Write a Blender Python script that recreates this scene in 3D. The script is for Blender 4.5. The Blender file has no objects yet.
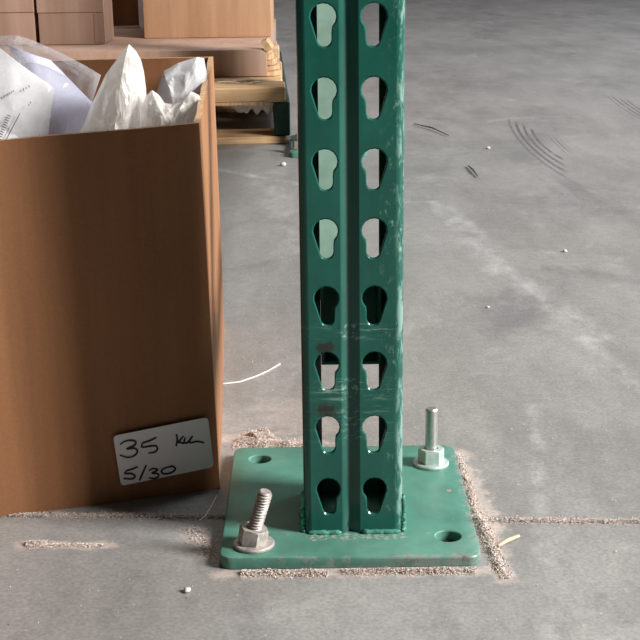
import bpy, bmesh, math, random
from mathutils import Vector, Matrix, noise

random.seed(7)
S = bpy.context.scene
COL = S.collection
R = math.radians

# ------------------------------------------------------------------ camera
FPX = 1382.0
CAM = Vector((-0.02614, -0.97625, 0.47987))
PITCH, YAW, ROLL = 0.2953, 0.0024, -0.0124
FW = Vector((math.sin(YAW) * math.cos(PITCH), math.cos(YAW) * math.cos(PITCH), -math.sin(PITCH)))
R0 = Vector((math.cos(YAW), -math.sin(YAW), 0))
U0 = R0.cross(FW)
RT = math.cos(ROLL) * R0 + math.sin(ROLL) * U0
UP = -math.sin(ROLL) * R0 + math.cos(ROLL) * U0
cd = bpy.data.cameras.new('camera')
cam = bpy.data.objects.new('camera', cd)
COL.objects.link(cam)
cd.sensor_width = 36
cd.lens = FPX / 640 * 36
cd.clip_start = 0.05
cam.matrix_world = Matrix(((RT.x, UP.x, -FW.x, CAM.x), (RT.y, UP.y, -FW.y, CAM.y),
                           (RT.z, UP.z, -FW.z, CAM.z), (0, 0, 0, 1)))
S.camera = cam

# ------------------------------------------------------------------ light
w = bpy.data.worlds.new('World'); S.world = w; w.use_nodes = True
bg = w.node_tree.nodes['Background']
bg.inputs[0].default_value = (1.0, 0.93, 0.88, 1)
bg.inputs[1].default_value = 0.035

def area(name, loc, target, sx, sy, power, col):
    l = bpy.data.lights.new(name, 'AREA'); l.shape = 'RECTANGLE'; l.size = sx; l.size_y = sy
    l.energy = power; l.color = col
    o = bpy.data.objects.new(name, l); COL.objects.link(o)
    o.location = loc
    o.rotation_euler = (Vector(target) - Vector(loc)).to_track_quat('-Z', 'Y').to_euler()
    return o

area('dock_door_daylight', (3.80, -1.15, 2.50), (0, 0.05, 0.1), 1.0, 1.9, 500, (1.0, 0.97, 0.93))
area('far_door_daylight', (4.0, 3.4, 1.9), (0.4, 1.8, 0.0), 1.8, 2.6, 140, (0.80, 0.89, 1.0))
area('ceiling_lamp', (0.5, 2.9, 5.0), (0.5, 2.9, 0), 2.4, 3.0, 65, (1.0, 0.96, 0.92))

S.view_settings.view_transform = 'Standard'
S.view_settings.look = 'None'
S.view_settings.gamma = 1
S.view_settings.use_curve_mapping = False
S.view_settings.exposure = 0.0

# ------------------------------------------------------------------ pixel to place
def ray(x, y):
    return FW + RT * ((x - 320) / FPX) + UP * ((320 - y) / FPX)
def onz(x, y, z=0.0):
    d = ray(x, y); return CAM + d * ((z - CAM.z) / d.z)
def ony(x, y, Y):
    d = ray(x, y); return CAM + d * ((Y - CAM.y) / d.y)
def onp(x, y, P, n):
    d = ray(x, y); return CAM + d * ((P - CAM).dot(n) / d.dot(n))

# ------------------------------------------------------------------ helpers
def obj(name, bm, mat, parent=None, smooth=None, flat=False):
    me = bpy.data.meshes.new(name)
    bmesh.ops.recalc_face_normals(bm, faces=bm.faces) if smooth != 'keep' else None
    bm.to_mesh(me); bm.free()
    if mat: me.materials.append(mat)
    if smooth and smooth != 'keep':
        for p in me.polygons: p.use_smooth = True
        me.set_sharp_from_angle(angle=R(smooth))
        if flat:
            for p in me.polygons: p.use_smooth = abs(p.normal.y) < .999
    o = bpy.data.objects.new(name, me); COL.objects.link(o)
    if parent: o.parent = parent
    return o

def empty(name, loc=(0, 0, 0), rz=0):
    o = bpy.data.objects.new(name, None); COL.objects.link(o)
    o.location = loc; o.rotation_euler = (0, 0, rz); o.empty_display_size = .05
    return o

def tag(o, label, cat, group=None, kind=None):
    o['label'] = label
    if cat: o['category'] = cat
    if group: o['group'] = group
    if kind: o['kind'] = kind
    return o

def hexa(bm, p):            # 8 points: bottom 4 ccw, top 4 ccw
    v = [bm.verts.new(q) for q in p]
    fs = []
    for f in ((3, 2, 1, 0), (4, 5, 6, 7), (0, 1, 5, 4), (1, 2, 6, 5), (2, 3, 7, 6), (3, 0, 4, 7)):
        fs.append(bm.faces.new([v[i] for i in f]))
    return v, fs

def box_bm(x0, x1, y0, y1, z0, z1, bev=0.0, seg=2):
    bm = bmesh.new()
    hexa(bm, [(x0, y0, z0), (x1, y0, z0), (x1, y1, z0), (x0, y1, z0),
              (x0, y0, z1), (x1, y0, z1), (x1, y1, z1), (x0, y1, z1)])
    if bev:
        bmesh.ops.bevel(bm, geom=bm.edges[:], offset=bev, segments=seg, affect='EDGES', profile=.6)
    return bm

def tube_bm(pts, rad, seg=8, taper=None):
    bm = bmesh.new(); rings = []
    n = len(pts)
    for i, p in enumerate(pts):
        p = Vector(p)
        t = (Vector(pts[min(i + 1, n - 1)]) - Vector(pts[max(i - 1, 0)])).normalized()
        a = t.cross(Vector((0, 0, 1)))
        if a.length < 1e-4: a = Vector((1, 0, 0))
        a.normalize(); b = t.cross(a)
        r = rad * (taper[i] if taper else 1)
        rings.append([bm.verts.new(p + a * (r * math.cos(2 * math.pi * k / seg)) + b * (r * math.sin(2 * math.pi * k / seg))) for k in range(seg)])
    for A, B in zip(rings, rings[1:]):
        for k in range(seg):
            bm.faces.new((A[k], A[(k + 1) % seg], B[(k + 1) % seg], B[k]))
    bm.faces.new(rings[0][::-1]); bm.faces.new(rings[-1])
    return bm

# ------------------------------------------------------------------ materials
class NT:
    def __init__(s, name):
        s.m = bpy.data.materials.new(name); s.m.use_nodes = True
        s.t = s.m.node_tree; s.t.nodes.clear()
        s.out = s.n('ShaderNodeOutputMaterial')
    def n(s, ty, **kw):
        o = s.t.nodes.new(ty)
        for k, v in kw.items(): setattr(o, k, v)
        return o
    def l(s, a, b): s.t.links.new(a, b)
    def put(s, sock, v):
        if hasattr(v, 'is_linked'): s.l(v, sock)
        else: sock.default_value = v
    def math(s, op, a, b=None, c=None, clamp=False):
        o = s.n('ShaderNodeMath', operation=op, use_clamp=clamp)
        s.put(o.inputs[0], a)
        if b is not None: s.put(o.inputs[1], b)
        if c is not None: s.put(o.inputs[2], c)
        return o.outputs[0]
    def pos(s):
        return s.n('ShaderNodeNewGeometry').outputs['Position']
    def objc(s):
        return s.n('ShaderNodeTexCoord').outputs['Object']
    def map(s, vec, scale=(1, 1, 1), loc=(0, 0, 0), rot=(0, 0, 0)):
        o = s.n('ShaderNodeMapping'); s.l(vec, o.inputs[0])
        o.inputs['Scale'].default_value = scale; o.inputs['Location'].default_value = loc; o.inputs['Rotation'].default_value = rot
        return o.outputs[0]
    def noise(s, vec, scale, detail=4, rough=.55, dist=0):
        o = s.n('ShaderNodeTexNoise'); s.l(vec, o.inputs['Vector'])
        o.inputs['Scale'].default_value = scale; o.inputs['Detail'].default_value = detail
        o.inputs['Roughness'].default_value = rough; o.inputs['Distortion'].default_value = dist
        return o.outputs['Fac']
    def ramp(s, f, a, b, lo=0.0, hi=1.0):
        o = s.n('ShaderNodeMapRange'); o.clamp = True; o.interpolation_type = 'SMOOTHSTEP'
        s.l(f, o.inputs[0]); o.inputs[1].default_value = a; o.inputs[2].default_value = b
        o.inputs[3].default_value = lo; o.inputs[4].default_value = hi
        return o.outputs[0]
    def mix(s, f, a, b):
        o = s.n('ShaderNodeMix', data_type='RGBA'); s.put(o.inputs[0], f)
        for k, v in ((6, a), (7, b)):
            if isinstance(v, tuple): v = (*v, 1) if len(v) == 3 else v
            s.put(o.inputs[k], v)
        return o.outputs[2]
    def mul(s, a, f):
        o = s.n('ShaderNodeMix', data_type='RGBA', blend_type='MULTIPLY'); o.inputs[0].default_value = 1
        s.put(o.inputs[6], a if not isinstance(a, tuple) else (*a, 1))
        c = s.n('ShaderNodeCombineColor'); [s.put(c.inputs[i], f) for i in range(3)]
        s.l(c.outputs[0], o.inputs[7]); return o.outputs[2]
    def bump(s, h, strength=.3, dist=.001):
        o = s.n('ShaderNodeBump'); s.l(h, o.inputs['Height']); o.inputs['Strength'].default_value = strength
        o.inputs['Distance'].default_value = dist; return o.outputs[0]
    def bsdf(s, col, rough=.6, metal=0, normal=None, spec=.5, **kw):
        o = s.n('ShaderNodeBsdfPrincipled')
        if isinstance(col, tuple): col = (*col[:3], 1)
        s.put(o.inputs['Base Color'], col); s.put(o.inputs['Roughness'], rough); s.put(o.inputs['Metallic'], metal)
        o.inputs['Specular IOR Level'].default_value = spec
        if normal is not None: s.l(normal, o.inputs['Normal'])
        for k, v in kw.items(): s.put(o.inputs[k.replace('_', ' ')], v)
        return o.outputs[0]
    def fin(s, sh): s.l(sh, s.out.inputs[0]); return s.m
    def seg(s, vec, a, b):
        """distance in the floor plane from vec to the segment a-b"""
        a = Vector((*a[:2], 0)); b = Vector((*b[:2], 0)); ab = b - a
        p0 = s.n('ShaderNodeVectorMath', operation='MULTIPLY'); s.l(vec, p0.inputs[0]); p0.inputs[1].default_value = (1, 1, 0)
        d = s.n('ShaderNodeVectorMath', operation='SUBTRACT'); s.l(p0.outputs[0], d.inputs[0]); d.inputs[1].default_value = a
        q = s.n('ShaderNodeVectorMath', operation='DOT_PRODUCT'); s.l(d.outputs[0], q.inputs[0]); q.inputs[1].default_value = ab / ab.length_squared
        t = s.math('MAXIMUM', s.math('MINIMUM', q.outputs['Value'], 1.0), 0.0)
        sc = s.n('ShaderNodeVectorMath', operation='SCALE'); sc.inputs[0].default_value = ab; s.l(t, sc.inputs['Scale'])
        e = s.n('ShaderNodeVectorMath', operation='DISTANCE'); s.l(d.outputs[0], e.inputs[0]); s.l(sc.outputs[0], e.inputs[1])
        return e.outputs['Value']

def m_concrete():
    t = NT('concrete'); p = t.pos()
    big = t.noise(t.map(p, (1, .6, 1)), 2.2, 6, .6); mid = t.noise(t.map(p, (1, .35, 1)), 9, 7, .7); fine = t.noise(p, 300, 4, .65); grn = t.noise(p, 75, 4, .65)
    col = t.mix(t.ramp(big, .3, .7), (.215, .207, .198), (.300, .290, .279))
    col = t.mix(t.ramp(mid, .35, .75, 0, .75), col, (.345, .332, .320))
    # pale scuffs, stretched the way the trucks drive
    sc = t.noise(t.map(p, (1.0, 1.0, 1), rot=(0, 0, R(35))), 6.5, 8, .72, .6)
    col = t.mix(t.ramp(sc, .54, .74, 0, .45), col, (.48, .47, .455))
    dk = t.noise(t.map(p, (1.0, .5, 1), loc=(3, 1, 0), rot=(0, 0, R(-14))), 5.0, 7, .72, .5)
    col = t.mix(t.ramp(dk, .52, .72, 0, .6), col, (.135, .13, .138))
    # worn pale lines
    wob = t.noise(p, 18, 5, .7); brk = t.noise(t.map(p, (1, .5, 1)), 26, 6, .7)
    def line(a, b, wd, amt, c, e=.95):
        nonlocal col
        d = t.math('ADD', t.seg(p, a, b), t.math('MULTIPLY', t.math('SUBTRACT', wob, .5), wd * 1.6))
        col = t.mix(t.math('MULTIPLY', t.ramp(d, wd * (1 - e), wd, amt * .75, 0), t.ramp(brk, .36, .72)), col, c)
    for a, b, wd, amt in (((.18, 1.25), (.225, .82), .035, .75), ((.225, .82), (.30, .52), .03, .75), ((.27, .55), (.31, .30), .02, .6),
                          ((.187, .30), (.150, .02), .012, .55), ((.150, .0), (.118, -.22), .016, .5),
                          ((-.10, 1.45), (-.06, .95), .05, .6), ((-.23, 1.60), (-.06, 1.43), .02, .9), ((.11, 1.26), (.17, 1.27), .006, .6),
                          ((.13, .40), (.17, .40), .008, .4), ((-.09, .28), (-.04, .55), .04, .35)):
        line(a, b, wd, amt, (.56, .55, .545))
    for a, b, wd, amt in (((-.15, .01), (-.20, -.25), .012, .4), ((-.19, .02), (-.23, -.2), .008, .3), ((-.10, -.02), (-.16, -.3), .02, .3),
                          ((.5, 2.3), (.62, 1.6), .07, .35), ((.26, .95), (.40, .90), .02, .4)):
        line(a, b, wd, amt, (.12, .115, .11))
    # tyre tread marks, curved bars
    def tread(cx, cy, r0, r1, a0, a1, n, amt):
        nonlocal col
        v = t.n('ShaderNodeVectorMath', operation='SUBTRACT'); t.l(p, v.inputs[0]); v.inputs[1].default_value = (cx, cy, 0)
        s_ = t.n('ShaderNodeSeparateXYZ'); t.l(v.outputs[0], s_.inputs[0])
        yy = t.math('MULTIPLY', s_.outputs[1], .16)
        r = t.math('SQRT', t.math('ADD', t.math('MULTIPLY', s_.outputs[0], s_.outputs[0]), t.math('MULTIPLY', yy, yy)))
        an = t.math('ARCTAN2', t.math('MULTIPLY', yy, -1), t.math('MULTIPLY', s_.outputs[0], -1))
        bars = t.ramp(t.math('SINE', t.math('MULTIPLY', r, 2 * math.pi * n / (r1 - r0))), -.1, .6)
        mk = t.math('MULTIPLY', t.math('MULTIPLY', t.ramp(r, r0, r0 + .012), t.ramp(r, r1 - .02, r1, 1, 0)),
                    t.math('MULTIPLY', t.ramp(an, a0, a0 + .25), t.ramp(an, a1 - .25, a1, 1, 0)))
        mk = t.math('MULTIPLY', t.math('MULTIPLY', mk, bars), t.ramp(wob, .3, .55, amt * .3, amt))
        col = t.mix(mk, col, (.09, .088, .09))
    dd = t.math('ADD', t.seg(p, onz(522, 160), onz(536, 135)), t.math('MULTIPLY', t.math('SUBTRACT', wob, .5), .05))
    col = t.mix(t.ramp(dd, .005, .05, .3, 0), col, (.12, .118, .12))
    c1 = onz(560, 142); c2 = onz(592, 144); c3 = onz(665, 108)
    tread(c1.x, c1.y, .028, .092, -.8, .95, 5, .75)
    tread(c2.x, c2.y, .050, .085, -.35, .35, 4, .55)
    tread(c3.x, c3.y, .050, .110, -.5, .9, 5, .7)
    # tan dust that gathers round the plate and along the joint
    dn = t.noise(p, 60, 6, .75)
    for a, b, wd, amt in (((-.10, .225), (-.03, .20), .035, .8), ((.098, .18), (.11, .03), .020, .85), ((.11, .04), (.11, -.06), .014, .7),
                          ((-.10, -.046), (.10, -.046), .014, .75), ((-.26, .008), (-.19, .004), .012, .8), ((-.35, .069), (-.09, .054), .007, .75),
                          ((.11, .041), (.40, .024), .009, .7), ((-.13, .03), (-.10, -.02), .022, .5), ((-.055, .30), (-.04, .26), .06, .35)):
        d = t.math('ADD', t.seg(p, a, b), t.math('MULTIPLY', t.math('SUBTRACT', dn, .5), wd * 2.2))
        col = t.mix(t.ramp(d, wd * .2, wd * .8, amt * .9, 0), col, (.54, .455, .41))
    sp = t.n('ShaderNodeTexVoronoi'); t.l(p, sp.inputs['Vector']); sp.inputs['Scale'].default_value = 95
    spots = t.ramp(sp.outputs['Distance'], .03, .11, 1, 0)
    sel = t.ramp(t.noise(p, 33, 2), .56, .60)
    col = t.mix(t.math('MULTIPLY', t.math('MULTIPLY', spots, sel), .8), col, (.62, .60, .57))
    sel2 = t.ramp(t.noise(t.map(p, loc=(5, 5, 0)), 30, 2), .57, .61)
    col = t.mix(t.math('MULTIPLY', t.math('MULTIPLY', spots, sel2), .7), col, (.07, .065, .06))
    col = t.mul(col, t.ramp(fine, .25, .75, .84, 1.14)); col = t.mul(col, t.ramp(grn, .3, .7, .93, 1.06))
    h = t.math('ADD', t.math('MULTIPLY', fine, .25), t.noise(p, 60, 5, .6))
    rg = t.math('ADD', t.ramp(mid, .3, .7, .42, .58), t.math('MULTIPLY', dk, .1))
    return t.fin(t.bsdf(col, rg, normal=t.bump(h, .22, .0012), spec=.5))

def m_simple(name, col, rough=.6, var=.15, scale=40, metal=0, stretch=(1, 1, 1), bump=.1, spec=.5, bd=.0006):
    t = NT(name); c = t.objc()
    f = t.noise(t.map(c, stretch), scale, 5, .6)
    k = t.ramp(f, .25, .75, 1 - var, 1 + var)
    return t.fin(t.bsdf(t.mul(col, k), rough, metal, t.bump(f, bump, bd), spec))

def m_green(name, base=(.011, .090, .067), scuffs=True, plate=False):
    t = NT(name); c = t.objc()
    f = t.noise(c, 26, 5, .6); sm = t.noise(t.map(c, (1, 1, .12)), 60, 4, .6)
    col = t.mix(t.ramp(f, .3, .75), base, tuple(min(1, x * 1.28) for x in base))
    col = t.mul(col, t.ramp(sm, .3, .7, .92, 1.06))
    rough = t.ramp(f, .3, .7, .15, .23) if scuffs else t.ramp(f, .3, .7, .32, .45)
    if scuffs:
        s_ = t.n('ShaderNodeSeparateXYZ'); t.l(c, s_.inputs[0]); X, Y, Z = s_.outputs
        fr = t.ramp(Y, .0035, .0065, 1, 0)
        # grey rub marks where beams have scraped, down the right hand side and across two places
        rub = t.noise(t.map(c, (1, 1, .55)), 210, 6, .75)
        band = t.math('MULTIPLY', t.ramp(X, .014, .031), t.ramp(t.noise(t.map(c, (0, 0, 1)), 14, 3), .42, .6))
        a = t.math('MULTIPLY', t.ramp(rub, .53, .68), band)
        hor = t.noise(t.map(c, (.10, 1, 1)), 330, 5, .75)
        def zb(z, wd): return t.ramp(t.math('ABSOLUTE', t.math('SUBTRACT', Z, z)), wd * .4, wd, 1, 0)
        zz = t.math('MAXIMUM', t.math('MAXIMUM', zb(.128, .012), zb(.173, .008)), t.math('MULTIPLY', zb(.10, .02), .5))
        xm = t.ramp(t.math('ABSOLUTE', t.math('ADD', X, -.001)), .012, .035, 1, .25)
        b = t.math('MULTIPLY', t.math('MULTIPLY', t.ramp(hor, .50, .66), zz), xm)
        edge = t.math('MULTIPLY', t.ramp(X, .030, .0365), t.ramp(t.noise(t.map(c, (1, 1, .25)), 120, 4, .7), .47, .6))
        m = t.math('MULTIPLY', t.math('MAXIMUM', t.math('MAXIMUM', a, b), t.math('MULTIPLY', edge, .8)), fr, clamp=True)
        col = t.mix(t.math('MULTIPLY', m, .8), col, (.30, .46, .40))
        gx = t.noise(t.map(c, (1, 1, .5), loc=(4, 4, 0)), 160, 4, .7)
        col = t.mix(t.math('MULTIPLY', t.math('MULTIPLY', t.ramp(gx, .60, .70), band), t.math('MULTIPLY', fr, .4)), col, (.05, .07, .065))
        # brown grease smears above three of the left slots
        for z, wd in ((.1615, .0055), (.1115, .0065)):
            dx = t.math('DIVIDE', t.math('ADD', X, .0195), wd * 1.5); dz = t.math('DIVIDE', t.math('SUBTRACT', Z, z), wd)
            r = t.math('SQRT', t.math('ADD', t.math('MULTIPLY', dx, dx), t.math('MULTIPLY', dz, dz)))
            r = t.math('ADD', r, t.math('MULTIPLY', t.math('SUBTRACT', rub, .5), 3.2))
            col = t.mix(t.math('MULTIPLY', t.ramp(r, .45, 1.15, .8, 0), fr), col, (.030, .017, .014))
    else:
        ch = t.noise(c, 55, 4, .6, .3)
        col = t.mix(t.ramp(ch, .70, .73, 0, .75), col, (.33, .36, .34))
        du = t.noise(c, 16, 6, .7)
        col = t.mix(t.ramp(du, .5, .8, 0, .35), col, (.26, .33, .28))
    if plate:
        s_ = t.n('ShaderNodeSeparateXYZ'); t.l(c, s_.inputs[0]); X, Y, Z = s_.outputs
        ex_ = t.math('DIVIDE', t.math('ABSOLUTE', t.math('ADD', X, .0032)), .0983)
        ey_ = t.math('DIVIDE', t.math('ABSOLUTE', t.math('SUBTRACT', Y, .070)), .1093)
        rag = t.noise(c, 110, 5, .75)
        # paint knocked off along the right and front rims, bare grey primer and rust below
        e1 = t.math('MULTIPLY', t.ramp(t.math('ADD', X, t.math('MULTIPLY', t.math('SUBTRACT', rag, .5), .035)), .0905, .0945), t.ramp(rag, .42, .55))
        e2 = t.math('MULTIPLY', t.ramp(t.math('SUBTRACT', t.math('MULTIPLY', t.math('SUBTRACT', rag, .5), .030), Y), .0355, .0385), t.ramp(X, .005, .05))
        e3 = t.math('MULTIPLY', t.ramp(t.math('SUBTRACT', t.math('MULTIPLY', t.math('SUBTRACT', rag, .5), .012), Y), .0378, .0392), t.ramp(rag, .5, .6))
        ch2 = t.math('MAXIMUM', t.math('MAXIMUM', e1, e2), e3)
        col = t.mix(t.math('MULTIPLY', ch2, .75), col, (.24, .27, .25))
        rus = t.ramp(t.noise(t.map(c, loc=(2, 2, 0)), 70, 5, .7), .55, .66)
        col = t.mix(t.math('MULTIPLY', t.math('MULTIPLY', rus, ch2), .8), col, (.13, .075, .06))
        # dust settled round the foot of the column and fine pale scratches
        dd = t.math('ADD', t.seg(c, (-.03, -.006), (.036, -.006)), t.math('MULTIPLY', t.math('SUBTRACT', rag, .5), .02))
        col = t.mix(t.math('MULTIPLY', t.ramp(dd, .002, .008, .8, 0), t.ramp(t.noise(c, 300, 3, .7), .45, .6)), col, (.42, .42, .37))
        scr = t.noise(t.map(c, (1, .10, 1), rot=(0, 0, R(20))), 260, 3, .6)
        col = t.mix(t.ramp(scr, .70, .76, 0, .35), col, (.36, .46, .40))
        pk = t.n('ShaderNodeVectorMath', operation='DISTANCE'); t.l(c, pk.inputs[0]); pk.inputs[1].default_value = (.0815, .078, .010)
        col = t.mix(t.ramp(pk.outputs['Value'], .0015, .0026, .9, 0), col, (.55, .27, .24))
    return t.fin(t.bsdf(col, rough, normal=t.bump(f, .12, .0012), spec=.42))

def m_card(name, a, b, rough=.75, streak=True, horiz=False):
    t = NT(name); c = t.objc()
    st = t.noise(t.map(c, (1, 1, .06) if not horiz else (.06, 1, 1)), 60, 4, .6)
    wv = t.noise(t.map(c, (1, 1, .08)), 11, 3, .5)
    fl = t.noise(c, 520, 3, .6)
    col = t.mix(t.ramp(wv, .32, .68), a, b)
    col = t.mul(col, t.ramp(st, .25, .75, .90, 1.10))
    col = t.mul(col, t.ramp(fl, .25, .75, .93, 1.07))
    h = t.math('ADD', t.math('MULTIPLY', st, .5), t.math('MULTIPLY', wv, 2.0))
    return t.fin(t.bsdf(col, rough, normal=t.bump(h, .25, .0015), spec=.3))

def m_wood(name, a, b, stretch=(.06, 1, 1)):
    t = NT(name); c = t.objc()
    g = t.noise(t.map(c, stretch), 90, 5, .65, .4)
    k = t.noise(c, 6, 4)
    col = t.mix(t.ramp(g, .3, .7), a, b); col = t.mul(col, t.ramp(k, .3, .7, .8, 1.15))
    return t.fin(t.bsdf(col, .8, normal=t.bump(g, .4, .002), spec=.25))

def m_film(name, col, op_lo, op_hi, scale=28, rough=.16, trans=.35):
    t = NT(name); c = t.objc()
    f = t.noise(c, scale, 5, .7, .8)
    gl = t.bsdf((*col,), rough, spec=.9, Subsurface_Weight=0.0)
    tr = t.n('ShaderNodeBsdfTransparent'); tr.inputs[0].default_value = (.95, .95, .96, 1)
    tl = t.n('ShaderNodeBsdfTranslucent'); tl.inputs[0].default_value = (*col, 1)
    m0 = t.n('ShaderNodeMixShader'); m0.inputs[0].default_value = trans; t.l(gl, m0.inputs[1]); t.l(tl.outputs[0], m0.inputs[2])
    lw = t.n('ShaderNodeLayerWeight'); lw.inputs[0].default_value = .35
    fac = t.math('ADD', t.ramp(f, .35, .7, op_lo, op_hi), t.math('MULTIPLY', lw.outputs['Facing'], .5), clamp=True)
    m1 = t.n('ShaderNodeMixShader'); t.l(fac, m1.inputs[0]); t.l(tr.outputs[0], m1.inputs[1]); t.l(m0.outputs[0], m1.inputs[2])
    return t.fin(m1.outputs[0])

def m_sand():
    t = NT('sand_grain'); g = t.n('ShaderNodeNewGeometry')
    r = t.n('ShaderNodeValToRGB'); t.l(g.outputs['Random Per Island'], r.inputs[0])
    e = r.color_ramp.elements; e[0].color = (.34, .26, .22, 1); e[1].color = (.92, .84, .78, 1)
    k = e.new(.5); k.color = (.76, .63, .56, 1); k = e.new(.05); k.color = (.10, .085, .08, 1)
    return t.fin(t.bsdf(r.outputs[0], .8, spec=.3))

M = dict(
    concrete=m_concrete(), joint=m_simple('joint_filler', (.26, .225, .20), .95, .35, 120, bump=.6, bd=.002),
    green=m_green('rack_green_paint'), gplate=m_green('plate_green_paint', (.080, .220, .170), False, True),
    grear=m_green('rear_green_paint', (.035, .235, .165), False), brace=m_green('brace_green_paint', (.15, .24, .195), False),
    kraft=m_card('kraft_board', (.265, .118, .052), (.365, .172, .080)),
    kraft2=m_card('pale_carton_board', (.42, .27, .20), (.50, .335, .26)),
    kraft3=m_card('tan_carton_board', (.46, .265, .15), (.54, .325, .195)),
    flute=m_simple('cut_board_edge', (.56, .35, .19), .85, .3, 160, stretch=(1, 1, .3), bump=.4),
    wood=m_wood('pallet_wood', (.50, .31, .16), (.74, .50, .29)), woody=m_wood('pallet_wood_lengthwise', (.36, .23, .12), (.56, .38, .22), (1, .06, 1)),
    gwood=m_simple('dark_green_painted_wood', (.012, .045, .035), .6, .3, 60),
    steel=m_simple('zinc_steel', (.55, .55, .54), .42, .12, 200, metal=.9),
    zinc=m_simple('pale_zinc_paint', (.50, .60, .56), .42, .15, 140, metal=.35),
    dusty=m_simple('dusty_zinc', (.42, .385, .36), .55, .35, 160, metal=.35, bump=.3),
    hole_shade=m_simple('hole_shade_dirt', (.055, .042, .034), .9, .6, 240, bump=.6, bd=.002),  # dark dirt colour carrying the shade inside the anchor holes
    weld=m_simple('weld_bead_paint', (.060, .235, .175), .4, .3, 160, bump=.6, bd=.002),
    paper=m_simple('white_sticker', (.82, .80, .79), .5, .03, 20, bump=.02),
    sheet=m_simple('printed_sheet', (.95, .96, .98), .45, .03, 20, bump=.05),
    lav=m_simple('lavender_sheet', (.72, .74, .92), .45, .04, 20, bump=.05),
    ink=m_simple('marker_ink', (.012, .012, .013), .5, .1, 20, bump=0), print=m_simple('grey_print', (.05, .05, .07), .6, .1, 20, bump=0),
    film=m_film('clear_film', (.86, .86, .88), .03, .20), filmw=m_film('milky_film', (.94, .92, .88), .45, .85, 34, trans=.4),
    filmb=m_film('white_film', (.95, .95, .97), .82, 1.0, 30, trans=.25), sand=m_sand(),
    straw=m_simple('straw', (.62, .50, .36), .8, .2, 100), fibre=m_simple('pale_fibre', (.66, .60, .54), .6, .1, 60),
    twig=m_simple('dark_twig', (.14, .115, .10), .8, .2, 100), stone=m_simple('pale_stone', (.62, .60, .58), .8, .2, 120, bump=.5),
    wall=m_simple('reflected_block_wall', (.16, .15, .17), .8, .1, 3), dark=m_simple('shadow_gap_rubber', (.02, .02, .02), .8, .1, 30),
)

# ------------------------------------------------------------------ floor
JS, JB = -.058, .0475                       # control joint: y = JB + JS * x
def jy(x): return JB + JS * x
X0, X1, Y0, Y1 = -4.0, 4.5, -2.2, 9.4
bm = bmesh.new()
random.seed(3)
xs = [X0, -1.0] + [-.6 + i * .006 for i in range(0, 201)] + [1.0, X1]
back, front = [], []
for x in xs:
    fine = -.6 <= x <= .6
    j1 = (noise.noise((x * 90, 0, 0)) * .0011 + noise.noise((x * 300, 3, 0)) * .0009) if fine else 0
    j2 = (noise.noise((x * 90, 9, 0)) * .0011 + noise.noise((x * 300, 7, 0)) * .0009) if fine else 0
    back.append((x, jy(x) + .0036 + j1 * 1.7)); front.append((x, jy(x) - .0036 + j2 * 1.7))
def strip(A, B):
    for i in range(len(A) - 1): bm.faces.new((A[i], A[i + 1], B[i + 1], B[i]))
vb = [bm.verts.new((x, y, 0)) for x, y in back]; vf = [bm.verts.new((x, y, 0)) for x, y in front]
vbb = [bm.verts.new((x, y - .0006, -.009)) for x, y in back]; vff = [bm.verts.new((x, y + .0006, -.009)) for x, y in front]
vB = [bm.verts.new((x, Y1, 0)) for x in xs]; vF = [bm.verts.new((x, Y0, 0)) for x in xs]
strip(vb, vB); strip(vF, vf); strip(vbb, vb); strip(vf, vff); strip(vff, vbb)
fo = obj('floor', bm, M['concrete'], smooth='keep'); fo['kind'] = 'structure'
fo['label'] = 'grey scuffed concrete warehouse floor slab with a control joint'
# dirt filling the joint
bm = bmesh.new()
jv = []
for i in range(0, 241):
    x = -.6 + i * .005
    z = -.0030 + noise.noise((x * 60, 1, 1)) * .0022
    jv.append([bm.verts.new((x, jy(x) + dy, z + dz + noise.noise((x * 200, dy * 900, 5)) * .0012)) for dy, dz in ((-.0062, -.001), (-.002, .0006), (.002, .0006), (.0062, -.001))])
for A, B in zip(jv, jv[1:]):
    for k in range(3): bm.faces.new((A[k], B[k], B[k + 1], A[k + 1]))
jo = obj('joint_filling', bm, M['joint'], fo, smooth='keep')

# ------------------------------------------------------------------ sand grains
def grains(name, label, segs, n, seed, parent=None):
    rnd = random.Random(seed); vs, fs = [], []
    tot = sum(s[4] for s in segs)
    for a, b, wd, hgt, wt in segs:
        a = Vector((*a, 0)); b = Vector((*b, 0)); d = b - a; nn = Vector((-d.y, d.x, 0)).normalized() if d.length > 0 else Vector((1, 0, 0))
        for i in range(int(n * wt / tot)):
            u = rnd.random(); off = rnd.gauss(0, .42); q = a + d * u + nn * (off * wd)
            if abs(q.x + .0032) < .0995 and -.0405 < q.y < .1805: continue
            k = .5 + .9 * (.5 + noise.noise((q.x * 70, q.y * 70, seed)))
            if rnd.random() > k * .85: continue
            r = rnd.uniform(.0002, .00055) * (1.5 if rnd.random() < .06 else 1)
            z = max(0, hgt * math.exp(-(off * 1.6) ** 2) * k * rnd.random()) + r * .6
            rot = Matrix.Rotation(rnd.random() * 6.28, 3, 'Z') @ Matrix.Rotation(rnd.random() * 3, 3, 'X')
            o = len(vs)
            for e in ((1, 0, 0), (-1, 0, 0), (0, 1, 0), (0, -1, 0), (0, 0, 1), (0, 0, -1)):
                v = rot @ (Vector(e) * r * rnd.uniform(.7, 1.3)); vs.append(q + v + Vector((0, 0, z)))
            for f in ((0, 2, 4), (2, 1, 4), (1, 3, 4), (3, 0, 4), (2, 0, 5), (1, 2, 5), (3, 1, 5), (0, 3, 5)): fs.append([o + j for j in f])
    me = bpy.data.meshes.new(name); me.from_pydata(vs, [], fs); me.materials.append(M['sand'])
    o = bpy.data.objects.new(name, me); COL.objects.link(o)
    tag(o, label, 'sand', kind='stuff'); return o

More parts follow.
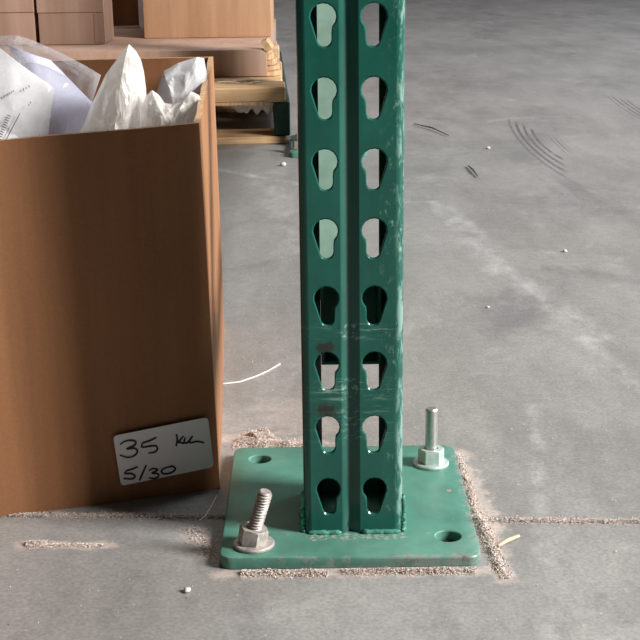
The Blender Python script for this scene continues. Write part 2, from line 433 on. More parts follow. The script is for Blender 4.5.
grains('sand_debris', 'tan crumbled sand heaped along the edges of the green base plate', [
    ((-.102, .215), (-.03, .196), .018, .004, 5), ((-.088, .222), (-.076, .236), .016, .006, 3), ((-.05, .19), (.09, .190), .012, .003, 2),
    ((.099, .18), (.102, .06), .005, .002, 3), ((.102, .06), (.107, -.02), .007, .003, 4.5), ((.107, -.02), (.110, -.060), .006, .002, 2),
    ((-.085, -.046), (-.02, -.048), .006, .003, 3), ((-.01, -.046), (.09, -.047), .006, .003, 3),
    ((-.13, .035), (-.105, -.02), .012, .001, .7)], 34000, 11)
grains('joint_sand', 'loose sand filling the floor joint beside the base plate', [
    ((.10, jy(.10)), (.42, jy(.42)), .0075, .001, 5), ((-.36, jy(-.36)), (-.10, jy(-.10)), .0075, .0008, 4)], 13000, 12)
grains('sand_streak', 'short streak of tan sand on the floor in front of the labelled box', [
    ((-.256, .008), (-.235, .009), .007, .002, 2), ((-.245, .007), (-.195, .004), .004, .001, 2.5)], 2200, 13)
grains('scattered_grit', 'sparse grit specks scattered over the concrete floor', [
    ((-.3, -.12), (.3, -.12), .12, 0, 2), ((.1, .3), (.4, .3), .35, 0, 2), ((-.08, .35), (-.05, 1.0), .05, 0, 2), ((.2, 1.0), (.5, 1.5), .3, 0, 1)], 620, 14)

# ------------------------------------------------------------------ rack upright
upright = tag(empty('rack_upright', (0, 0, 0)), 'green slotted steel rack upright standing on a bolted base plate', 'rack upright')

T = .010                # plate thickness
PITCH_H = .0508
HZ0 = .05565            # top of the lowest slot
HOLE = []               # outline in metres, centre of the upper circle at 0,0; outer side on -x
def hole_outline():
    pts = []
    rt, rb, cb = .0090, .0050, (.0006, -.0155)
    for k in range(0, 11):                                   # upper circle from the inner neck over the top to the outer side
        a = R(-48 + k * (48 + 187) / 10); pts.append((rt * math.cos(a), rt * math.sin(a)))
    for k in range(0, 9):
        a = R(193 + k * (360 - 193) / 8); pts.append((cb[0] + rb * math.cos(a), cb[1] + rb * math.sin(a)))
    pts.append((cb[0] + rb, -.0105)); pts.append((cb[0] + rb * 1.03, -.0085))
    return pts                                               # counter clockwise
HOLE = hole_outline()

def column_mesh(height, zs):
    """cold rolled C column: slotted face with a centre groove, side walls, back lips.  Face at y=0 looking to -y."""
    bm = bmesh.new(); th = .0024
    XL, XR = -.0381, .0381
    gl, gr = -.0085, .0055
    fl0, fl1, fr0, fr1 = XL + .006, gl, gr, XR - .006
    def cell(x0, x1, z0, z1, cx, cz, mirror):
        out = [(cx + (-p[0] if mirror else p[0]), cz + p[1]) for p in HOLE]
        if mirror: out = out[::-1]
        c = (cx, cz - .005)
        n = len(out)
        def proj(p):
            dx, dz = p[0] - c[0], p[1] - c[1]
            t = 1e9
            if dx > 1e-9: t = min(t, (x1 - c[0]) / dx)
            if dx < -1e-9: t = min(t, (x0 - c[0]) / dx)
            if dz > 1e-9: t = min(t, (z1 - c[1]) / dz)
            if dz < -1e-9: t = min(t, (z0 - c[1]) / dz)
            return (c[0] + dx * t, c[1] + dz * t)
        rect = [proj(p) for p in out]
        # snap the nearest ones to the four corners
        for q in ((x0, z0), (x1, z0), (x1, z1), (x0, z1)):
            k = min(range(n), key=lambda i: (rect[i][0] - q[0]) ** 2 + (rect[i][1] - q[1]) ** 2); rect[k] = q
        big = []
        for p in out:
            dx, dz = p[0] - c[0], p[1] - c[1]; l = math.hypot(dx, dz); big.append((p[0] + dx / l * .0011, p[1] + dz / l * .0011))
        rings = [[bm.verts.new((p[0], y, p[1])) for p in q] for q, y in ((rect, 0), (big, 0), (out, .0011), (out, th), (rect, th))]
        for A, B in zip(rings, rings[1:]):
            for k in range(n): 
                try: bm.faces.new((A[k], A[(k + 1) % n], B[(k + 1) % n], B[k]))
                except ValueError: pass
    def sweep(prof, zlist):
        rows = [[bm.verts.new((x, y, z)) for x, y in prof] for z in zlist]
        for A, B in zip(rows, rows[1:]):
            for k in range(len(prof) - 1): bm.faces.new((A[k], A[k + 1], B[k + 1], B[k]))
    zl = [T]
    ncell = int((height - T) / PITCH_H)
    base = HZ0 - .040
    zc = [base + i * PITCH_H for i in range(ncell)]
    # plain strip below the first cell
    for a, b in ((fl0, fl1), (fr0, fr1)):
        for y in (0, th): bm.faces.new([bm.verts.new(q) for q in ((a, y, T), (b, y, T), (b, y, base), (a, y, base))])
    for i in range(ncell - 1):
        z0, z1 = zc[i], zc[i + 1]
        cz = HZ0 - .009 + i * PITCH_H
        cell(fl0, fl1, z0, z1, -.0190, cz, False)
        cell(fr0, fr1, z0, z1, .0163, cz, True)
    top = zc[-1]
    zz = [T] + zc
    D = .076; r = .006; lip = .0150
    def arc(cx, cy, rr, a0, a1, n=5): return [(cx + rr * math.cos(R(a0 + (a1 - a0) * k / n)), cy + rr * math.sin(R(a0 + (a1 - a0) * k / n))) for k in range(n + 1)]
    left = arc(XL + r, r, r, 270, 180) + arc(XL + .004, D - .004, .004, 180, 90) + [(XL + lip, D)]
    lin = [(XL + lip, D - th)] + arc(XL + .004, D - .004, .004 - th, 90, 180) + arc(XL + r, r, r - th, 180, 270)
    sweep(left + lin, zz)
    sweep([(-x, y) for x, y in left + lin], zz)
    g = [(gl, 0), (gl + .0012, .0004), (gl + .0052, .0037), (gl + .0060, .0041), (gl + .0070, .0040), (gl + .0128, .0004), (gr, 0)]
    sweep(g, zz); sweep([(x, y + th) for x, y in g], zz)
    # top rim
    bmesh.ops.remove_doubles(bm, verts=bm.verts, dist=1e-6)
    return bm

def add_column(parent, mat, height, Y=0, flip=False):
    bm = column_mesh(height, None)
    if flip:
        for v in bm.verts: v.co.y = -v.co.y
        bmesh.ops.reverse_faces(bm, faces=bm.faces)
    o = obj('column', bm, mat, parent, smooth=38, flat=True); o.location.y = Y
    return o
fc = add_column(upright, M['green'], 1.9)

def plate_bm(x0, x1, y0, y1, z0, z1, holes, rc=.010):
    bm = bmesh.new()
    def outline(ins, z):
        pts = []
        for cx, cy, a in ((x1 - rc, y1 - rc, 0), (x0 + rc, y1 - rc, 90), (x0 + rc, y0 + rc, 180), (x1 - rc, y0 + rc, 270)):
            for k in range(7):
                t = R(a + 15 * k); pts.append((cx + (rc - ins) * math.cos(t), cy + (rc - ins) * math.sin(t), z))
        return [bm.verts.new(p) for p in pts]
    def ringf(A, B):
        n = len(A)
        for k in range(n): bm.faces.new((A[k], A[(k + 1) % n], B[(k + 1) % n], B[k]))
    o0 = outline(0, z0); o1 = outline(0, z1 - .0016); o15 = outline(.0005, z1 - .0005); o2 = outline(.0018, z1)
    ringf(o0, o1); ringf(o1, o15); ringf(o15, o2)
    caps = [(o2, z1), (o0, z0)]
    tops = [o2]; bots = [o0]
    for hx, hy, hr in holes:
        def circ(r, z): return [bm.verts.new((hx + r * math.cos(R(15 * k)), hy + r * math.sin(R(15 * k)), z)) for k in range(24)]
        a = circ(hr + .0008, z1); b = circ(hr, z1 - .0008); c = circ(hr, z0)
        ringf(a, b); ringf(b, c); tops.append(a); bots.append(c)
    for loops in (tops, bots):
        es = []
        for L in loops:
            for k in range(len(L)):
                e = bm.edges.get((L[k], L[(k + 1) % len(L)])) or bm.edges.new((L[k], L[(k + 1) % len(L)]))
                es.append(e)
        bmesh.ops.triangle_fill(bm, edges=es, use_beauty=True)
    return bm

PXc = -.0032
HB = [(-.0763, -.0184), (.0713, .1346), (-.0777, .1509), (.0727, -.0074)]
bm = plate_bm(PXc - .0983, PXc + .0983, -.0393, .1793, 0.0006, T, [(*HB[0], .0085), (*HB[1], .0085), (*HB[2], .0095), (*HB[3], .0098)])
for v in bm.verts:                                          # bent, knocked front edge towards the right
    if v.co.y < -.03 and v.co.x > .0:
        v.co.y += .0012 * noise.noise((v.co.x * 40, v.co.z * 200, 2)); 
        if v.co.z > .008: v.co.z -= .0010 * min(1, v.co.x / .08)
obj('base_plate', bm, M['gplate'], upright, smooth=30)

for hx, hy, hr in ((*HB[2], .0094), (*HB[3], .0097)):        # dark dirty discs painting in the shade down the two empty anchor holes
    bm = bmesh.new(); c0 = bm.verts.new((hx, hy, .0030)); ring = []
    for k in range(20):
        a = 2 * math.pi * k / 20; ring.append([bm.verts.new((hx + hr * f * math.cos(a), hy + hr * f * math.sin(a), .0022 + .0014 * noise.noise((hx * 90 + k, f * 4, 1)))) for f in (.5, .98)])
    for k in range(20):
        A, B = ring[k], ring[(k + 1) % 20]; bm.faces.new((c0, A[0], B[0])); bm.faces.new((A[0], A[1], B[1], B[0]))
    obj('hole_shade_disc', bm, M['hole_shade'], upright, smooth='keep')
def weld(pts, r, seed, parent=upright, mat='weld'):
    P = []; rr = []
    for (a, b) in zip(pts, pts[1:]):
        n = max(2, int((Vector(b) - Vector(a)).length / .0022))
        for k in range(n):
            P.append(Vector(a).lerp(Vector(b), k / n))
    P.append(Vector(pts[-1]))
    rnd = random.Random(seed)
    P = [p + Vector((rnd.uniform(-1, 1), rnd.uniform(-1, 1), rnd.uniform(-.4, .4))) * .0005 for p in P]
    rr = [(.4 if i in (0, len(P) - 1) else 1) * rnd.uniform(.85, 1.15) for i in range(len(P))]
    return obj('weld_bead', tube_bm(P, r, 8, rr), M[mat], parent, smooth=60)
weld([(-.034, -.0006, T + .001), (-.009, -.0006, T + .001)], .0021, 1)
weld([(.0065, -.0006, T + .001), (.036, -.0006, T + .001)], .0022, 2)
weld([(.0385, .001, T + .001), (.0395, .04, T + .001), (.0390, .076, T + .001)], .0026, 3)
weld([(.0388, .004, T + .001), (.0392, .005, T + .016), (.0384, .005, T + .030)], .0020, 4)
weld([(-.0385, .001, T + .001), (-.0395, .04, T + .001), (-.0390, .076, T + .001)], .0025, 5)
weld([(-.0390, .004, T + .001), (-.0392, .005, T + .014), (-.0384, .005, T + .034)], .0022, 6, mat='grear')

# low plate added across the column's open back, keeps the lowest slots dark
obj('light_block_plate', box_bm(-.0375, .0375, .0762, .0792, T, .044, .0006, 1), M['grear'], upright)
# bracing that runs back to the rear column
YR = 1.864
def tube_brace(name, a, b, wx, wz, mat, th=.0025):
    a = Vector(a); b = Vector(b); t = (b - a).normalized(); sx = Vector((1, 0, 0)); up = sx.cross(t); up = up if up.z > 0 else -up
    bm = bmesh.new()
    def ring(p, hx, hz): return [bm.verts.new(p + sx * (hx * i) + up * (hz * j)) for i, j in ((-1, -1), (1, -1), (1, 1), (-1, 1))]
    R1 = [ring(a, wx / 2, wz / 2), ring(b, wx / 2, wz / 2), ring(b, wx / 2 - th, wz / 2 - th), ring(a, wx / 2 - th, wz / 2 - th)]
    for A, B in zip(R1, R1[1:] + R1[:1]):
        for k in range(4): bm.faces.new((A[k], A[(k + 1) % 4], B[(k + 1) % 4], B[k]))
    return obj(name, bm, mat, upright)
zb = ony(326, 359, .060).z
tube_brace('brace_bracket', (.0, .034, zb + .041), (.0, .074, zb + .041), .046, .074, M['grear'])
obj('bracket_dark_plate', box_bm(-.0228, .0228, .0735, .0760, zb + .0045, zb + .0775, .0004, 1), M['grear'], upright)  # added plate closing the bracket so the slots before it look dark
tube_brace('horizontal_brace', (-.0075, .0765, zb + .027), (-.0075, YR - .03, zb + .027), .030, .046, M['grear'])
tube_brace('diagonal_brace', (-.0075, .100, zb + .046), (-.0075, YR - .05, zb + .046 + 1.40), .033, .030, M['brace'])
# rear column, open side facing the front column
add_column(upright, M['grear'], 1.9, YR, True)
obj('base_plate', plate_bm(-.075, .075, YR - .179, YR + .039, .0006, T, [(-.058, YR - .13, .0085), (.058, YR - .02, .0085)]), M['gplate'], upright, smooth=30)

# ------------------------------------------------------------------ anchor bolts
def anchor(loc, length, thread_from, lean, mats, label, seed, washer_r=.0155, nut_h=.0125, rs=.0058, nut_rot=.3, group=None):
    e = tag(empty('anchor_bolt', loc), label, 'bolt', group)
    e.rotation_euler = lean
    # washer
    bm = bmesh.new(); n = 32
    prof = [(rs * .9, -.0004), (washer_r, 0.0), (washer_r * 1.0, .0016), (washer_r * .95, .0024), (rs * .9, .0026)]
    def lathe(bm, prof, n, close=False):
        rows = [[bm.verts.new((r * math.cos(2 * math.pi * k / n), r * math.sin(2 * math.pi * k / n), z)) for k in range(n)] for r, z in prof]
        for A, B in zip(rows, rows[1:]):
            for k in range(n): bm.faces.new((A[k], A[(k + 1) % n], B[(k + 1) % n], B[k]))
        return rows
    lathe(bm, prof, n); obj('washer', bm, mats[1], e, smooth=35)
    # hex nut with chamfers and a flange
    bm = bmesh.new(); z0 = .0022; rn = .0114
    rows = []
    N = 48
    for sc, z in ((.985, z0), (1, z0 + .0012), (1, z0 + nut_h - .0014), (.96, z0 + nut_h - .0005), (.86, z0 + nut_h), (.0062 / rn, z0 + nut_h), (.0060 / rn, z0 + nut_h - .002)):
        row = []
        for k in range(N):
            a = 2 * math.pi * k / N; h = rn * math.cos(math.pi / 6) / math.cos(((a + math.pi / 6) % (math.pi / 3)) - math.pi / 6)
            r = h * sc if sc > .9 else min(h, rn * sc)
            row.append(bm.verts.new((r * math.cos(a + nut_rot), r * math.sin(a + nut_rot), z)))
        rows.append(row)
    for A, B in zip(rows, rows[1:]):
        for k in range(N): bm.faces.new((A[k], A[(k + 1) % N], B[(k + 1) % N], B[k]))
    obj('hex_nut', bm, mats[1], e, smooth=28)
    # stud with a helical thread
    bm = bmesh.new(); n = 24; prof = []
    zs = -.018; dz = .00042; rows = []
    pitch = .0024
    while zs < length:
        row = []
        for k in range(n):
            a = 2 * math.pi * k / n
            r = rs
            if zs > thread_from[0] and zs < thread_from[1]:
                ph = ((zs / pitch) - k / n) % 1.0; r = rs - .0015 * abs(2 * ph - 1) * 1.0
            else: r = rs - .0005
            if zs > length - .0022: r = min(r, rs * (1 - .32 * (zs - length + .0022) / .0022))
            row.append(bm.verts.new((r * math.cos(a), r * math.sin(a), zs)))
        rows.append(row); zs += dz
    for A, B in zip(rows, rows[1:]):
        for k in range(n): bm.faces.new((A[k], A[(k + 1) % n], B[(k + 1) % n], B[k]))
    bm.faces.new(rows[-1]); bm.faces.new(rows[0][::-1])
    obj('threaded_stud', bm, mats[0], e, smooth=50)
    return e
tipL = ony(266, 489, HB[0][1]); dl = tipL - Vector((HB[0][0], HB[0][1], T))
anchor((HB[0][0], HB[0][1], T + .0004), dl.length, (.004, .2), (0, 0, 0), (M['dusty'], M['dusty']),
       'dusty threaded anchor bolt leaning over on the base plate corner', 1, nut_rot=.15, washer_r=.0158)
anchor((HB[1][0], HB[1][1], T + .0004), .0515, (.004, .014), (0, 0, 0), (M['steel'], M['zinc']),
       'straight smooth-ended steel anchor bolt with pale green nut on the base plate', 2, nut_rot=.55)
anchor((-.058, YR - .13, T + .0004), .03, (.004, .2), (0, 0, 0), (M['dusty'], M['dusty']),
       'small dusty anchor bolt on the rear base plate beside the pallet', 3)
for o in COL.objects:
    if o.name == 'anchor_bolt':                 # only the stud and nut lean, about 12 degrees to the right
        ang = R(16.5)
        for c in o.children:
            if c.name.startswith('threaded_stud'): c.rotation_euler = (R(3), ang, 0); c.location.x = -.0032
            elif c.name.startswith('hex_nut'): c.rotation_euler = (R(2), ang * .6, .15); c.location.x = -.0018

# ------------------------------------------------------------------ the open box
FR = onz(220, 489); FLp = onz(0, 517)
fd = (FR - FLp).normalized()
NF = Vector((fd.y, -fd.x, 0))                   # towards the camera
bx_FR = (FR.copy(), onp(199, 123, FR, NF))
bx_FL = (FR - fd * .40, FR - fd * .40 + Vector((.004, 0, .300)))
bx_BR = (Vector((-.1355, .588, 0)), Vector((-.138, .587, .3135)))
bx_BL = (Vector((-.530, .60, 0)), Vector((-.53, .60, .308)))
box = tag(empty('cardboard_box', (FR.x, FR.y, 0)), 'large open brown cardboard box with handwritten white label beside the rack post', 'box')
BO = Vector((FR.x, FR.y, 0))
def panel(name, A, B, inward, th=.005, nu=18, nv=16, bulge=.0, wave=0, seed=0, flip=1, bfun=None):
    """upright board between bottom/top pairs A and B with two skins and a cut top edge"""
    bm = bmesh.new(); rows = [[], []]
    nrm = (B[0] - A[0]).cross(Vector((0, 0, 1))).normalized()
    if nrm.dot(inward) < 0: nrm = -nrm
    G = [[[None] * (nv + 1) for _ in range(nu + 1)] for _ in range(2)]
    for i in range(nu + 1):
        for j in range(nv + 1):
            u, v = i / nu, j / nv
            p = A[0].lerp(B[0], u).lerp(A[1].lerp(B[1], u), v)
            off = bulge * math.sin(math.pi * u) * math.sin(math.pi * min(1, v * 1.0)) ** .6
            off += wave * noise.noise((u * 5 + seed, v * 1.2, seed)) * math.sin(math.pi * u) ** .5 * (.3 + .7 * v)
            if bfun: off += bfun(u, v)
            q = p - nrm * off - BO
            G[0][i][j] = bm.verts.new(q); G[1][i][j] = bm.verts.new(q + nrm * th)
    fcs = []
    for s in (0, 1):
        for i in range(nu):
            for j in range(nv): bm.faces.new((G[s][i][j], G[s][i + 1][j], G[s][i + 1][j + 1], G[s][i][j + 1]))
    for i in range(nu):
        f = bm.faces.new((G[0][i][nv], G[0][i + 1][nv], G[1][i + 1][nv], G[1][i][nv])); f.material_index = 1
        bm.faces.new((G[0][i][0], G[0][i + 1][0], G[1][i + 1][0], G[1][i][0]))
    for j in range(nv):
        for i in (0, nu): bm.faces.new((G[0][i][j], G[0][i][j + 1], G[1][i][j + 1], G[1][i][j]))
    o = obj(name, bm, M['kraft'], box, smooth=50); o.data.materials.append(M['flute']); return o
ctr = Vector((-.32, .35, 0))
panel('front_panel', bx_FL, bx_FR, Vector((0, 1, 0)), wave=.0045, seed=2, nu=40)
panel('side_panel', bx_FR, bx_BR, Vector((-1, 0, 0)), bulge=.001, wave=.003, seed=5)
panel('side_panel', bx_FL, bx_BL, Vector((1, 0, 0)), wave=.004, seed=8)
panel('back_panel', bx_BL, bx_BR, Vector((0, -1, 0)), wave=.003, seed=11)
bm = bmesh.new()
q = [bx_FL[0], bx_FR[0], bx_BR[0], bx_BL[0]]; c4 = sum(q, Vector()) / 4
q = [c4 + (p - c4) * .975 - BO for p in q]
hexa(bm, [p + Vector((0, 0, .001)) for p in q] + [p + Vector((0, 0, .006)) for p in q]); obj('bottom_panel', bm, M['kraft'], box)

# label on the front panel
def onfront(x, y, lift=.004):
    return onp(x, y, FR + NF * lift, NF) - BO
LC = [(113, 436), (208, 417), (214, 467), (121, 486)]
def round_poly(P, r=.18, n=4):
    out = []
    for i in range(len(P)):
        p0, p1, p2 = Vector(P[i - 1]), Vector(P[i]), Vector(P[(i + 1) % len(P)])
        a = p1 + (p0 - p1).normalized() * 4.5; b = p1 + (p2 - p1).normalized() * 4.5
        for k in range(n + 1):
            t = k / n; out.append((a * (1 - t) ** 2 + p1 * 2 * t * (1 - t) + b * t ** 2))
    return out
bm = bmesh.new()
oL = round_poly(LC)
va = [bm.verts.new(onfront(p.x, p.y, .0046)) for p in oL]; vb_ = [bm.verts.new(onfront(p.x, p.y, .0030)) for p in oL]
bm.faces.new(va); n = len(va)
for k in range(n): bm.faces.new((va[k], va[(k + 1) % n], vb_[(k + 1) % n], vb_[k]))
lab = obj('label', bm, M['paper'], box); lab['label'] = 'white sticker with handwritten black numbers'
def stroke_bm(strokes, place, wid):
    bm = bmesh.new()
    for st in strokes:
        # smooth the polyline
        P = [Vector(p) for p in st]
        Q = []
        for i in range(len(P) - 1):
            p0 = P[max(i - 1, 0)]; p1 = P[i]; p2 = P[i + 1]; p3 = P[min(i + 2, len(P) - 1)]
            for k in range(5):
                t = k / 5; Q.append(.5 * ((2 * p1) + (p2 - p0) * t + (2 * p0 - 5 * p1 + 4 * p2 - p3) * t * t + (3 * p1 - p0 - 3 * p2 + p3) * t ** 3))
        Q.append(P[-1]); L = []
        for i, p in enumerate(Q):
            d = (Q[min(i + 1, len(Q) - 1)] - Q[max(i - 1, 0)]).normalized(); nn = Vector((-d.y, d.x))
            wv = wid * (.55 + .45 * math.sin(math.pi * min(1, max(0, (i + 1) / (len(Q) + 1)))) ** .4)
            L.append((bm.verts.new(place(*(p + nn * wv))), bm.verts.new(place(*(p - nn * wv)))))
        for a, b in zip(L, L[1:]): bm.faces.new((a[0], a[1], b[1], b[0]))
    return bm
def zt(p): return (100 + p[0] / 4.923, 400 + p[1] / 4.923)
def Z(*pts): return [zt(p) for p in pts]
HAND = [Z((98, 220), (122, 204), (152, 199), (176, 206), (168, 224), (132, 241), (168, 238), (184, 250), (172, 272), (138, 283), (97, 271)),
        Z((278, 184), (245, 200), (208, 212)), Z((210, 212), (206, 232), (240, 228), (274, 226), (283, 240), (270, 256), (238, 262)),
        Z((376, 168), (380, 198), (374, 228)), Z((412, 176), (392, 200), (380, 208), (400, 210), (414, 216)),
        Z((420, 184), (414, 206), (428, 212), (442, 196), (456, 176)), Z((456, 178), (440, 204), (450, 210), (478, 204), (514, 211)),
        Z((186, 328), (160, 340), (132, 347)), Z((134, 347), (122, 362), (152, 362), (172, 374), (158, 388), (114, 386)),
        Z((228, 320), (212, 356), (194, 397)),
        Z((240, 348), (262, 338), (284, 344), (256, 360), (282, 362), (288, 374), (270, 386), (240, 384)),
        Z((352, 328), (318, 336), (302, 352), (318, 364), (350, 358), (370, 342), (362, 328), (346, 326))]
obj('handwriting', stroke_bm(HAND, lambda x, y: onfront(x, y, .0050), 1.0), M['ink'], lab)

# ------------------------------------------------------------------ plastic and paper in the box
def crumple(p, amp, fr, seed):
    q = Vector((p.x, p.y, p.z * .45)) * fr + Vector((seed * 3.1, seed * 1.7, seed))
    d, _ = noise.voronoi(q)
    d2, _ = noise.voronoi(q * 2.3 + Vector((5, 5, 5)))
    return amp * ((d[1] - d[0]) * -1.3 + .55 * (d2[1] - d2[0]) * -1 + .8 * noise.noise(q * .6))
def pouch(name, pix, Y, depth, mat, label, cat, seed, amp=.006, fr=38, rings=16, mul=3, ctr=None, lean=0.0, smooth=None):
    """closed crumpled bag: outline taken at distance Y, inflated front and back"""
    P = [ony(x, y, Y) for x, y in pix]
    c = ony(*ctr, Y) if ctr else sum(P, Vector()) / len(P)
    O = []
    for i in range(len(P)):
        for k in range(mul): O.append(P[i].lerp(P[(i + 1) % len(P)], k / mul))
    bm = bmesh.new(); n = len(O); sides = []
    rim = [bm.verts.new(p) for p in O]
    for sg in (-1, 1):
        rows = [rim]
        for r in range(1, rings):
            t = 1 - r / rings; row = []
            for p in O:
                q = c.lerp(p, t)
                q = q + Vector((0, sg * depth * (1 - t ** 2.2) ** .75, 0))
                d = crumple(q, amp, fr, seed + sg) * min(1, (1 - t) * 4)
                q = q + Vector((d * .25, sg * d, d * .25)); q.y += lean * (q.z - .30)
                row.append(bm.verts.new(q))
            rows.append(row)
        cv = bm.verts.new(c + Vector((0, sg * depth, 0)))
        for A, B in zip(rows, rows[1:]):
            for k in range(n): bm.faces.new((A[k], A[(k + 1) % n], B[(k + 1) % n], B[k]))
        for k in range(n): bm.faces.new((rows[-1][k], rows[-1][(k + 1) % n], cv))
    for v in rim: v.co.y += lean * (v.co.z - .30)
    o = obj(name, bm, mat, None, smooth=smooth); tag(o, label, cat); return o

def sheet(name, pix, Y, mat, label, seed, bend=.02, amp=.002):
    """thin leaf of paper, with its curl, standing in the box"""
    nl = Vector((0, -1, .55)).normalized(); P0 = Vector((0, Y, .30))
    a, b, c, d = [onp(x, y, P0, nl) for x, y in pix]          # top-left, top-right, bottom-right, bottom-left
    bm = bmesh.new(); N = 20; G = [[], []]
    for s in (0, 1):
        for i in range(N + 1):
            row = []
            for j in range(N + 1):
                u, v = i / N, j / N
                p = a.lerp(b, u).lerp(d.lerp(c, u), v)
                p.y += bend * math.sin(math.pi * u) * -1 + amp * noise.noise(p * 22 + Vector((seed, 0, 0))) + s * .0006
                row.append(bm.verts.new(p))
            G[s].append(row)
    for s in (0, 1):
        for i in range(N):
            for j in range(N): bm.faces.new((G[s][i][j], G[s][i + 1][j], G[s][i + 1][j + 1], G[s][i][j + 1]))
    for i in range(N):
        for j in (0, N): bm.faces.new((G[0][i][j], G[0][i + 1][j], G[1][i + 1][j], G[1][i][j]))
        for j2 in (0, N): bm.faces.new((G[0][j2][i], G[0][j2][i + 1], G[1][j2][i + 1], G[1][j2][i]))
    o = obj(name, bm, mat, None, smooth=40); tag(o, label, 'paper'); return o

YS = .300
sh = sheet('printed_sheet', [(-45, 10), (54, 88), (41, 190), (-60, 170)], YS, M['sheet'], 'white printed packing sheet with barcode standing in the open box', 1, .010)
def onsheet(x, y): 
    nl = Vector((0, -1, .55)).normalized(); return onp(x, y, Vector((0, YS - .0130, .30)), nl)
# rows of tiny print and a barcode on the sheet
pr_ = []
rnd = random.Random(5)
for (x0, y0, x1, y1, n) in ((1, 97, 15, 89, 7), (20, 90, 31, 84, 4), (28, 104, 32, 99, 2)):
    for k in range(n):
        u = k / n; x = x0 + (x1 - x0) * u; y = y0 + (y1 - y0) * u
        pr_.append([(x, y), (x + rnd.uniform(.6, 1.1), y + rnd.uniform(.6, 1.4)), (x + rnd.uniform(.2, 1.2), y + 1.9)])
for k in range(11):
    y = 139 - k * 2.3; x = -1 + k * .95
    pr_.append([(x - 1.5, y - 1.2), (x + 2.4, y + .6)])
pr_.append([(6, 140), (20, 113)])
obj('print', stroke_bm(pr_, onsheet, .42), M['print'], sh, smooth='keep')
sheet('packing_sheet', [(8, 44), (50, 60), (95, 105), (78, 200)], YS + .02, M['lav'], 'pale lavender sheet standing behind the printed sheet in the box', 4, .006)
pouch('clear_plastic_bag', [(-40, 40), (0, 36), (16, 35), (32, 40), (62, 53), (86, 66), (101, 75), (94, 97), (90, 112), (86, 200), (40, 240), (-50, 230)],
      .315, .035, M['film'], 'clear plastic bag wrapped around the papers in the open box', 'plastic bag', 3, amp=.007, fr=30, ctr=(20, 120), mul=4)
pouch('plastic_wrap', [(129, 44), (136, 51), (141, 60), (144, 72), (146, 88), (147, 104), (148, 126), (150, 175), (120, 210), (60, 190), (74, 142), (84, 124), (90, 108), (98, 91), (106, 74), (117, 59)],
      .270, .040, M['filmw'], 'milky crumpled plastic wrap standing up to a point in the open box', 'plastic wrap', 6, amp=.008, fr=34, ctr=(121, 120), mul=3)
pouch('plastic_bag', [(164, 71), (178, 63), (197, 57), (204, 58), (207, 74), (205, 88), (199, 96), (188, 130), (165, 170), (140, 150), (150, 112), (158, 88)],
      .370, .026, M['filmb'], 'white folded plastic bag sticking up in the corner of the box', 'plastic bag', 9, amp=.006, fr=30, ctr=(180, 98), mul=4)
pouch('plastic_scrap', [(146, 96), (152, 90), (158, 94), (163, 103), (172, 104), (184, 98), (191, 91), (199, 95), (201, 101), (196, 116), (192, 140), (170, 180), (140, 160), (140, 110)],
      .245, .024, M['filmw'], 'low crumpled clear plastic scrap along the front rim of the box', 'plastic wrap', 12, amp=.007, fr=46, ctr=(172, 122), mul=4)

# ------------------------------------------------------------------ pallet
PZ = .1165
PYF = onz(218, 145).y
PXR = ony(290, 110, PYF).x
pal = tag(empty('wooden_pallet', (PXR, PYF, 0), R(2.2)), 'wooden pallet with dark green painted stringer under the cartons', 'pallet')
PO = Vector((PXR, PYF, 0))
def pboard(name, x0, x1, y0, y1, z0, z1, mat, seed=0):
    bm = box_bm(x0 - PO.x, x1 - PO.x, y0 - PO.y, y1 - PO.y, z0, z1, .0025, 1)
    return obj(name, bm, mat, pal, smooth=30)
ex = PXR - .008
for k, (y, wd) in enumerate(((0, .10), (.135, .09), (.26, .09), (.39, .10), (.53, .09), (.66, .09), (.79, .09), (.90, .10))):
    pboard('deck_board', PXR - 1.0 + .01 * (k % 2), ex - .004 * ((k * 7) % 3), PYF + y, PYF + y + wd, PZ - .030, PZ - .001 * (k % 2), M['wood'])
for x in (PXR - .032, PXR - .52, PXR - 1.0):
    pboard('stringer', x, x + .032, PYF + .004, PYF + 1.0, .0165, PZ - .0305, M['gwood'] if x > PXR - .1 else M['woody'])
for k, y in enumerate((.0, .45, .88)):
    pboard('bottom_board', PXR - 1.0, ex, PYF + y, PYF + y + .11, .0, .016, M['wood'])
# splintered strip hanging from the lead board
bm = bmesh.new()
n = 40; A = []; B = []
for k in range(n + 1):
    x = PXR - .40 + k * (.36 / n); dz = .004 + .006 * abs(noise.noise((x * 40, 2, 1)))
    A.append((x, 0, PZ - .0295)); B.append((x, 0, PZ - .031 - dz))
fv = [[bm.verts.new((x - PO.x, PYF + dy - PO.y, z)) for x, _, z in L] for L, dy in ((A, .001), (B, .001), (B, .010), (A, .010))]
for P_, Q_ in zip(fv, fv[1:] + fv[:1]):
    for k in range(n): bm.faces.new((P_[k], P_[k + 1], Q_[k + 1], Q_[k]))
obj('splintered_edge', bm, M['flute'], pal)
# wood chips lying on the deck
for k, (px, py, l) in enumerate(((228, 84, .05), (238, 83, .035), (247, 82, .05), (256, 84, .03))):
    c = onz(px, py, PZ)
    a = R(-15 + 17 * k)
    bm = tube_bm([c + Vector((-l / 2 * math.cos(a), -l / 2 * math.sin(a), .003)), c + Vector((0, 0, .0045)), c + Vector((l / 2 * math.cos(a), l / 2 * math.sin(a), .003))], .0028, 5, [.5, 1, .4])
    o = obj('wood_splinter', bm, M['straw'], smooth=40)
    tag(o, 'thin wood splinter lying on the pallet edge in front of the flat carton', 'splinter', 'splinters on the pallet edge')
